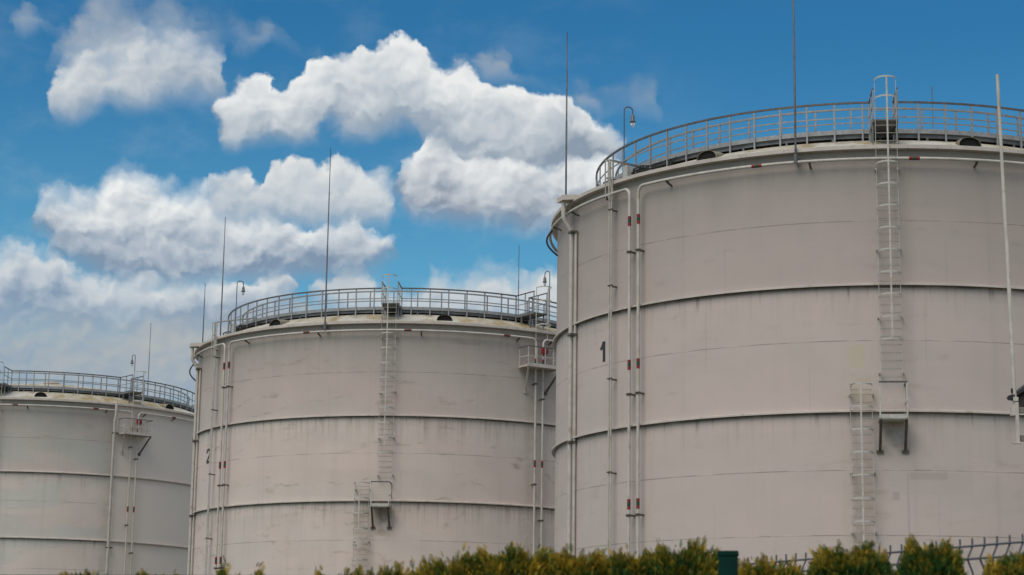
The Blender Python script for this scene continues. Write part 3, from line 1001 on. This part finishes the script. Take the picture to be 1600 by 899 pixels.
for x in (1.9, 3.9):
    for y in (-.18, 1.98):
        mb = MB(); mb.bar((x, y, 0), (x, y, 10.5), .18, .18, (0, 1, 0)); mb.box((x, y, .02), (.4, .4, .04)); mb.build('column', M['deck'], gt)
dk = painted('dark_hut', (.055, .045, .035), (.035, .03, .025), .7, 3)
mb = MB(); mb.box((1.66, .9, 10.85), (2.55, 1.3, .42)); mb.add([(.385, .25, 11.06), (2.935, .25, 11.06), (1.66, .25, 12.05), (.385, 1.55, 11.06), (2.935, 1.55, 11.06), (1.66, 1.55, 12.05)], [(0, 1, 2), (5, 4, 3)])
hut = mb.build('hut', dk, gt)
mb = MB()
ev = painted('dark_eaves', (.035, .035, .045), (.025, .025, .03), .5, 3)
mb.bar((.20, .9, 10.98), (1.67, .9, 12.12), 1.7, .10); mb.bar((3.10, .9, 10.98), (1.65, .9, 12.12), 1.7, .10)
mb.build('roof', ev, hut)
mb = MB(); mb.hexa([(-.185, -.10, 10.73), (-.02, -.10, 10.66), (-.02, .10, 10.66), (-.185, .10, 10.73), (-.205, -.10, 10.82), (-.03, -.10, 10.86), (-.03, .10, 10.86), (-.205, .10, 10.82)]); mb.box((-.085, 0, 10.98), (.05, .07, .13)); mb.bar((-.09, 0, 10.92), (.0, 0, 10.90), .04, .04); mb.tube([(-.03, .03, 10.84), (-.06, .03, 10.9), (-.085, .02, 10.93)], .016, 6)
mb.build('floodlight', M['black'], gt)

EXPOSURE = 0.45
SKY_TINT = tuple(q * 2 ** -EXPOSURE for q in (.205, .70, .89))
SUN_E = 1.5

# ------------------------------------------------------------------ sky: Nishita air with cumulus banks, in azimuth / elevation
SUN_AZ, SUN_EL = rad(216), rad(52)
world = bpy.data.worlds.new('World'); scene.world = world
world.use_nodes = True
T = Tree(world.node_tree)
RELIEF = .85
wout = T.n('ShaderNodeOutputWorld'); bg = T.n('ShaderNodeBackground')
T.link(bg.outputs[0], wout.inputs[0])
SKY_STRENGTH = .10
bg.inputs['Strength'].default_value = SKY_STRENGTH
sky = T.n('ShaderNodeTexSky', sky_type='NISHITA')
sky.sun_disc = False; sky.sun_elevation = SUN_EL; sky.sun_rotation = SUN_AZ
sky.air_density = 1.0; sky.dust_density = .6; sky.ozone_density = 3.0; sky.altitude = 200
K = 2 ** -EXPOSURE / SKY_STRENGTH
d = T.vm('NORMALIZE', T.n('ShaderNodeTexCoord').outputs['Generated'])
dx, dy, dz = T.xyz(d)
az = T.m('MULTIPLY', T.m('ARCTAN2', dx, dy), 180 / math.pi)
el = T.m('MULTIPLY', T.m('ARCSINE', dz), 180 / math.pi)
AZ0, AZ1, EL0, EL1 = -18.0, 8.0, 2.0, 24.0
u = T.m('DIVIDE', T.m('SUBTRACT', az, AZ0), AZ1 - AZ0)
v = T.m('DIVIDE', T.m('SUBTRACT', el, EL0), EL1 - EL0)
# turbulence: broad billows and fine curl
w1 = T.noise(d, 46, 5, .50, out='Color'); w2 = T.noise(d, 125, 5, .58, out='Color')
a1 = T.xyz(T.vm('SUBTRACT', w1, (.5, .5, .5))); a2 = T.xyz(T.vm('SUBTRACT', w2, (.5, .5, .5)))
U = T.m('ADD', u, T.m('ADD', T.m('MULTIPLY', a1[0], 1.3 / 26), T.m('MULTIPLY', a2[0], .42 / 26)))
WV = T.m('ADD', T.m('MULTIPLY', a1[1], 1.05 / 22), T.m('MULTIPLY', a2[1], .38 / 22))
V = T.m('ADD', v, WV)
# relief: puffs lit from above and the left (height of a puff minus its height a little towards the light)
def puff(x, y):
    q = T.comb(x, y)
    out = None
    for sc, amp, sm in ((.95, .62, .45), (2.3, .30, .35)):
        nd = T.n('ShaderNodeTexVoronoi', voronoi_dimensions='2D', feature='SMOOTH_F1')
        nd.inputs['Scale'].default_value = sc; nd.inputs['Smoothness'].default_value = sm
        T.put(nd.inputs['Vector'], q)
        v_ = T.m('MULTIPLY', nd.outputs['Distance'], amp)
        out = v_ if out is None else T.m('ADD', out, v_)
    return out
px_ = T.m('ADD', az, T.m('ADD', T.m('MULTIPLY', a1[0], 1.0), T.m('MULTIPLY', a2[0], .55)))
py_ = T.m('MULTIPLY', T.m('ADD', el, T.m('ADD', T.m('MULTIPLY', a1[1], 1.0), T.m('MULTIPLY', a2[1], .55))), 1.25)
pf0 = puff(px_, py_)
pf1 = puff(T.m('SUBTRACT', px_, .13), T.m('ADD', py_, .24))
rel = T.m('MULTIPLY', T.m('SUBTRACT', pf1, pf0), RELIEF)
LOBE = T.m('MULTIPLY', T.m('SUBTRACT', .42, pf0), .030)
soften = T.m('MULTIPLY_ADD', T.smooth(T.noise(d, 14, 3, .5), .38, .66), 2.2, .55)
body = T.m('SUBTRACT', T.noise(d, 24, 5, .5), .5)

def curve(pts, lo):
    pts = sorted(pts)
    a0, a1_ = pts[0], pts[-1]
    pts = [(a0[0] - 2.0, a0[1] + lo), (a0[0] - .10, a0[1] + lo * .1)] + pts + [(a1_[0] + .10, a1_[1] + lo * .1), (a1_[0] + 2.0, a1_[1] + lo)]
    nd = T.n('ShaderNodeFloatCurve')
    cv = nd.mapping.curves[0]
    q = [((a - AZ0) / (AZ1 - AZ0), (e - EL0) / (EL1 - EL0)) for a, e in pts]
    q = [p for p in q if 0 <= p[0] <= 1]
    cv.points[0].location = q[0]; cv.points[1].location = q[-1]
    for p in q[1:-1]:
        cv.points.new(*p)
    for p in cv.points:
        p.handle_type = 'AUTO_CLAMPED'
    nd.mapping.extend = 'HORIZONTAL'
    nd.mapping.update()
    T.put(nd.inputs['Value'], U)
    return nd.outputs[0]

CLOUDS = {
 'A1': ([(-13.4,17.48),(-13.26,17.8),(-13.1,18.03),(-12.68,18.44),(-12.34,18.87),(-12.0,19.19),(-11.45,19.06),(-11.16,18.73),(-10.98,18.19),(-10.84,17.82)],
      [(-13.4,17.45),(-13.24,17.43),(-12.96,17.26),(-12.42,17.21),(-11.53,17.28),(-11.09,17.48),(-10.83,17.78)]),
 'A2': ([(-13.39,16.09),(-13.2,16.8),(-13.05,17.2),(-12.79,17.39),(-12.27,17.64),(-11.64,17.58),(-11.29,17.82),(-10.93,17.95),(-10.48,17.93),(-10.12,17.97),(-9.49,18.11),(-9.2,17.89),(-8.83,17.84),(-8.55,17.64),(-8.25,17.27)],
      [(-13.38,16.02),(-13.06,15.91),(-12.7,15.83),(-12.35,15.93),(-12.0,16.06),(-11.66,16.36),(-11.11,16.26),(-10.66,16.32),(-10.4,16.44),(-10.05,16.61),(-9.32,16.62),(-8.59,16.62),(-8.25,17.2)]),
 'B': ([(-8.69,16.32),(-8.44,16.59),(-8.14,16.7),(-7.78,17.02),(-7.51,17.12),(-7.05,17.09),(-6.88,16.83),(-6.77,17.03),(-6.42,17.37),(-6.06,17.65),(-5.69,17.79),(-5.32,17.84),(-4.86,17.84),(-4.4,17.98),(-4.12,18.13),(-3.84,18.23),(-3.29,18.3),(-3.0,18.24),(-2.76,18.07),(-2.48,17.67),(-2.15,17.64),(-1.59,17.67),(-1.02,17.43),(-0.46,17.12),(0.29,17.06),(0.67,16.78),(1.23,16.54),(1.6,16.33)],
      [(-8.68,16.26),(-8.46,15.71),(-8.2,15.27),(-7.81,15.39),(-7.44,15.48),(-6.71,15.46),(-5.98,15.54),(-5.62,15.66),(-5.3,16.1),(-5.07,15.95),(-4.79,15.71),(-4.14,15.79),(-3.59,15.98),(-3.04,16.02),(-2.75,15.72),(-2.28,15.5),(-1.54,15.25),(-0.79,15.09),(-0.05,15.1),(0.87,15.47),(1.61,16.19)]),
 'C1': ([(-1.69,15.28),(-1.17,15.51),(-0.62,15.71),(-0.07,15.99),(0.49,16.42),(0.86,16.66),(1.23,16.73),(1.51,16.81),(1.88,16.72),(2.16,16.26),(2.54,15.98),(2.91,15.73),(3.28,15.3)],
      [(-1.68,15.14),(-0.79,14.94),(-0.05,14.88),(0.88,14.86),(1.8,14.87),(3.28,15.12)]),
 'C2': ([(-3.53,14.49),(-3.34,14.92),(-3.02,15.29),(-2.75,15.56),(-2.29,15.72),(-1.7,15.71),(-1.5,15.32),(-1.26,15.08),(-0.61,15.02),(0.32,15.1),(1.25,15.08),(2.36,15.12),(3.19,14.91),(3.65,14.41)],
      [(-3.53,14.42),(-3.17,14.11),(-2.89,13.68),(-2.24,13.48),(-1.32,13.34),(-0.39,13.27),(0.9,13.29),(1.82,13.29),(2.92,13.51),(3.65,14.23)]),
 'D': ([(-8.68,13.72),(-8.48,14.08),(-8.13,14.35),(-7.68,14.49),(-7.39,14.28),(-7.25,14.18),(-7.13,14.45),(-6.87,14.72),(-6.42,14.9),(-6.04,14.79),(-5.59,14.83),(-5.22,14.88),(-4.95,15.05),(-4.67,14.92),(-4.29,14.61),(-3.83,14.44),(-3.55,14.2),(-3.35,13.81)],
      [(-8.67,13.61),(-8.35,13.33),(-7.71,13.16),(-6.45,13.28),(-5.53,13.25),(-4.43,13.21),(-3.7,13.3),(-3.35,13.71)]),
 'E': ([(-13.54,12.98),(-13.16,13.35),(-12.73,13.42),(-12.38,13.49),(-11.86,13.59),(-11.69,13.83),(-11.26,14.11),(-11.0,14.28),(-10.65,14.34),(-10.28,14.16),(-9.91,13.95),(-9.37,13.84),(-8.83,13.89),(-8.55,13.62),(-7.9,13.33),(-7.17,13.25),(-6.44,13.21),(-5.53,13.17),(-4.8,13.16),(-4.06,12.85),(-3.69,12.77),(-3.23,12.6)],
      [(-13.54,12.91),(-13.03,12.59),(-12.83,12.17),(-12.28,11.76),(-11.56,11.45),(-10.49,11.33),(-9.08,11.47),(-7.29,11.65),(-5.84,11.7),(-4.39,11.87),(-3.67,12.23),(-3.22,12.49)]),
 'F': ([(-15.92,11.91),(-15.06,11.79),(-14.38,11.91),(-14.05,12.11),(-13.62,12.17),(-13.37,11.87),(-13.06,11.71),(-12.82,11.94),(-12.6,11.86),(-12.53,11.57),(-11.91,11.48),(-11.38,11.3),(-10.84,11.2),(-10.13,11.17),(-9.07,11.29),(-8.0,11.48),(-7.29,11.65),(-6.84,11.7),(-6.48,11.7),(-6.02,11.44)],
      [(-15.83,10.53),(-14.27,10.24),(-12.54,10.24),(-10.79,10.29),(-9.03,10.37),(-7.24,10.47),(-6.35,10.83),(-6.01,11.37)]),
 'H': ([(-5.69,11.35),(-5.3,11.65),(-4.67,11.86),(-4.21,11.82),(-3.91,11.47),(-3.28,11.1),(-2.55,11.29),(-2.34,11.57),(-2.02,11.77),(-1.47,11.67),(-1.1,11.86),(-0.55,11.87),(-0.0,11.7),(0.91,11.96),(1.46,11.86),(2.92,11.72),(3.84,11.19)],
      [(-5.68,11.28),(-5.27,10.86),(-4.35,10.53),(-3.27,10.56),(-1.8,10.23),(0.02,10.26),(1.84,10.28),(3.84,11.12)]),
 'G': ([(-17.7,10.6),(-15.3,10.7),(-13.5,10.6),(-12.5,10.75),(-11.1,10.7),(-10.1,10.8),(-9,10.9),(-7.9,10.9),(-6.9,10.8),(-5.8,10.76),(-4.36,10.67),(-2.9,10.57),(-.7,10.5)],
      [(-17.6,8.4),(-15.2,7.9),(-12.4,7.4),(-8.9,7.0),(-5.7,7.2),(-2.8,8.0),(-.7,10.4)]),
 'W': ([(-14.48,18.22),(-14.32,18.4),(-14.07,18.49),(-13.84,18.45),(-13.67,18.32),(-13.62,18.15),(-10.78,18.38),(-10.65,18.46),(-10.43,18.75),(-10.13,18.84),(-9.83,18.76),(-9.6,18.49),(-9.54,18.18),(-8.45,18.25),(-8.38,18.39),(-8.09,18.44),(-7.75,18.36),(-7.39,18.48),(-7.13,18.42),(-7.04,18.25),(-1.4,17.74),(-1.18,17.89),(-0.66,18.02),(-0.28,17.94),(0.0,17.7),(0.29,17.49),(1.56,16.9),(1.78,17.07),(2.16,17.08),(2.49,16.76),(2.63,16.54),(3.37,16.76),(3.61,16.9),(3.98,16.9),(4.24,16.65),(4.31,16.5)],
      [(-14.48,18.2),(-14.3,18.13),(-14.05,18.08),(-13.82,18.17),(-13.67,18.31),(-13.62,18.15),(-10.78,18.38),(-10.65,18.35),(-10.41,18.26),(-10.09,18.18),(-9.81,18.3),(-9.59,18.47),(-9.54,18.18),(-8.45,18.25),(-8.38,18.36),(-8.07,18.09),(-7.73,17.97),(-7.37,18.13),(-7.12,18.32),(-7.04,18.25),(-1.4,17.73),(-1.17,17.57),(-0.65,17.4),(-0.27,17.41),(0.01,17.43),(0.29,17.47),(1.56,16.88),(1.79,16.68),(2.16,16.54),(2.5,16.51),(2.63,16.53),(3.37,16.76),(3.61,16.61),(3.98,16.54),(4.24,16.47),(4.31,16.49)]),

}
air = T.mix(1.0, sky.outputs[0], SKY_TINT, 'MULTIPLY')
lowair = T.smooth(el, 9.0, 19.5, 1.0, 0.0)
air = T.mix(1.0, air, T.mix(lowair, (1, 1, 1), (2.6, 1.50, 1.18)), 'MULTIPLY')
col = air
# order: far low banks first, near high banks last.  name: (edge softness top, bottom, opacity, white level, base colour)
GREY = (.33, .40, .48)
LAYERS = [
    ('G', .050, .12, .92, .46, (.25, .34, .46), .8),
    ('H', .018, .06, .90, .70, (.36, .44, .53), 1.0),
    ('F', .020, .05, .95, .80, (.24, .33, .45), 1.4),
    ('E', .016, .035, .97, .88, (.22, .30, .41), 1.35),
    ('D', .019, .03, .96, .78, (.36, .44, .53), 1.1),
    ('C1', .014, .024, .96, .86, (.27, .33, .41), 1.35),
    ('C2', .016, .04, .97, .90, (.26, .31, .39), 1.1),
    ('B', .017, .030, .97, .86, (.33, .40, .48), 1.0),
    ('A1', .045, .050, .62, .56, (.36, .44, .53), 1.0),
    ('A2', .024, .036, .93, .78, (.36, .43, .51), 1.0),
    ('W', .030, .030, .55, .50, (.38, .46, .55), 1.0),
]
# thin veils between the banks
vl = T.smooth(T.noise(T.vm('ADD', T.vm('MULTIPLY', d, (1, 1, 1.9)), T.vm('MULTIPLY', T.vm('SUBTRACT', w1, (.5, .5, .5)), .012)), 16, 7, .6), .46, .74)
vr = T.m('MULTIPLY', T.smooth(az, 0.0, 7.0, 1.0, 0.0), T.smooth(el, 10.0, 20.0, 1.0, .25))
col = T.mix(T.m('MULTIPLY', T.m('MULTIPLY', vl, vr), .42), col, tuple(K * q for q in (.42, .52, .62)))
for nm, st, sb, op, white, base, pw in LAYERS:
    tp, bt = CLOUDS[nm]
    t = curve(tp, -6); b = curve(bt, 6)
    dt = T.m('ADD', T.m('SUBTRACT', t, V), LOBE)
    db = T.m('SUBTRACT', T.m('ADD', v, T.m('MULTIPLY', WV, .7)), b)
    a = T.m('MULTIPLY', T.smooth(dt, T.m('MULTIPLY', soften, -.55 * st), T.m('MULTIPLY', soften, .60 * st)), T.smooth(db, -.6 * sb, .6 * sb))
    a = T.m('MULTIPLY', a, op)
    h = T.m('DIVIDE', T.m('MAXIMUM', db, 0.0), T.m('MAXIMUM', T.m('ADD', T.m('MAXIMUM', dt, 0.0), T.m('MAXIMUM', db, 0.0)), .02))
    s = T.m('ADD', T.m('ADD', T.m('MULTIPLY_ADD', T.m('POWER', h, pw), .95, .02), rel), T.m('MULTIPLY', body, .9))
    wc = (white * .985, white, white * .985)
    midc = tuple(.5 * (p + q) for p, q in zip(base, wc))
    cc = T.ramp(s, [(0.0, tuple(K * q for q in base)), (.5, tuple(K * q for q in midc)), (1.0, tuple(K * q for q in wc))])
    col = T.mix(a, col, cc)
# broken cumulus over the unseen rest of the sky, cover raised to neutralise ambient light
n1 = T.noise(T.vm('MULTIPLY', d, (1, 1, 1.8)), 3.2, 9, .56)
ca = T.smooth(n1, .40, .54)
n2 = T.noise(T.vm('ADD', T.vm('MULTIPLY', d, (1, 1, 1.8)), (-.02, 0, .05)), 3.2, 9, .56)
cs = T.m('ADD', .5, T.m('MULTIPLY', T.m('SUBTRACT', n1, n2), 6.0))
cc = T.ramp(cs, [(.2, tuple(K * q for q in (.50, .53, .56))), (.9, tuple(K * q for q in (.92, .92, .90)))])
away = T.m('MAXIMUM', T.m('MAXIMUM', T.smooth(T.m('ABSOLUTE', az), 17.5, 24), T.smooth(el, 20.5, 27)), 0.0)
col = T.mix(T.m('MULTIPLY', T.m('MULTIPLY', ca, away), .9), col, cc)
T.link(col, bg.inputs[0])
world.cycles.sampling_method = 'MANUAL'
world.cycles.sample_map_resolution = 512

sl_ = bpy.data.lights.new('sun', 'SUN')
sl_.energy = SUN_E; sl_.angle = rad(38); sl_.color = (1.0, .91, .80)
so = bpy.data.objects.new('sun', sl_); COL.objects.link(so)
sd = Vector((math.sin(SUN_AZ) * math.cos(SUN_EL), math.cos(SUN_AZ) * math.cos(SUN_EL), math.sin(SUN_EL)))
so.rotation_euler = sd.to_track_quat('Z', 'Y').to_euler(); so.location = sd * 200

# ------------------------------------------------------------------ camera
cam = bpy.data.cameras.new('camera')
cam.sensor_width = 36; cam.lens = 71.912; cam.clip_start = .1; cam.clip_end = 8000
cam.dof.use_dof = True; cam.dof.focus_distance = 95; cam.dof.aperture_fstop = 11
co = bpy.data.objects.new('camera', cam); COL.objects.link(co)
co.matrix_world = Matrix.Translation((0, 0, 1.65)) @ Matrix.Rotation(rad(90 + 11.527), 4, 'X') @ Matrix.Rotation(rad(.81), 4, 'Z')
scene.camera = co
scene.view_settings.view_transform = 'Standard'; scene.view_settings.look = 'None'
scene.view_settings.gamma = 1; scene.view_settings.use_curve_mapping = False
scene.view_settings.exposure = EXPOSURE
scene.cycles.use_denoising = True
scene.cycles.max_bounces = 6; scene.cycles.diffuse_bounces = 3
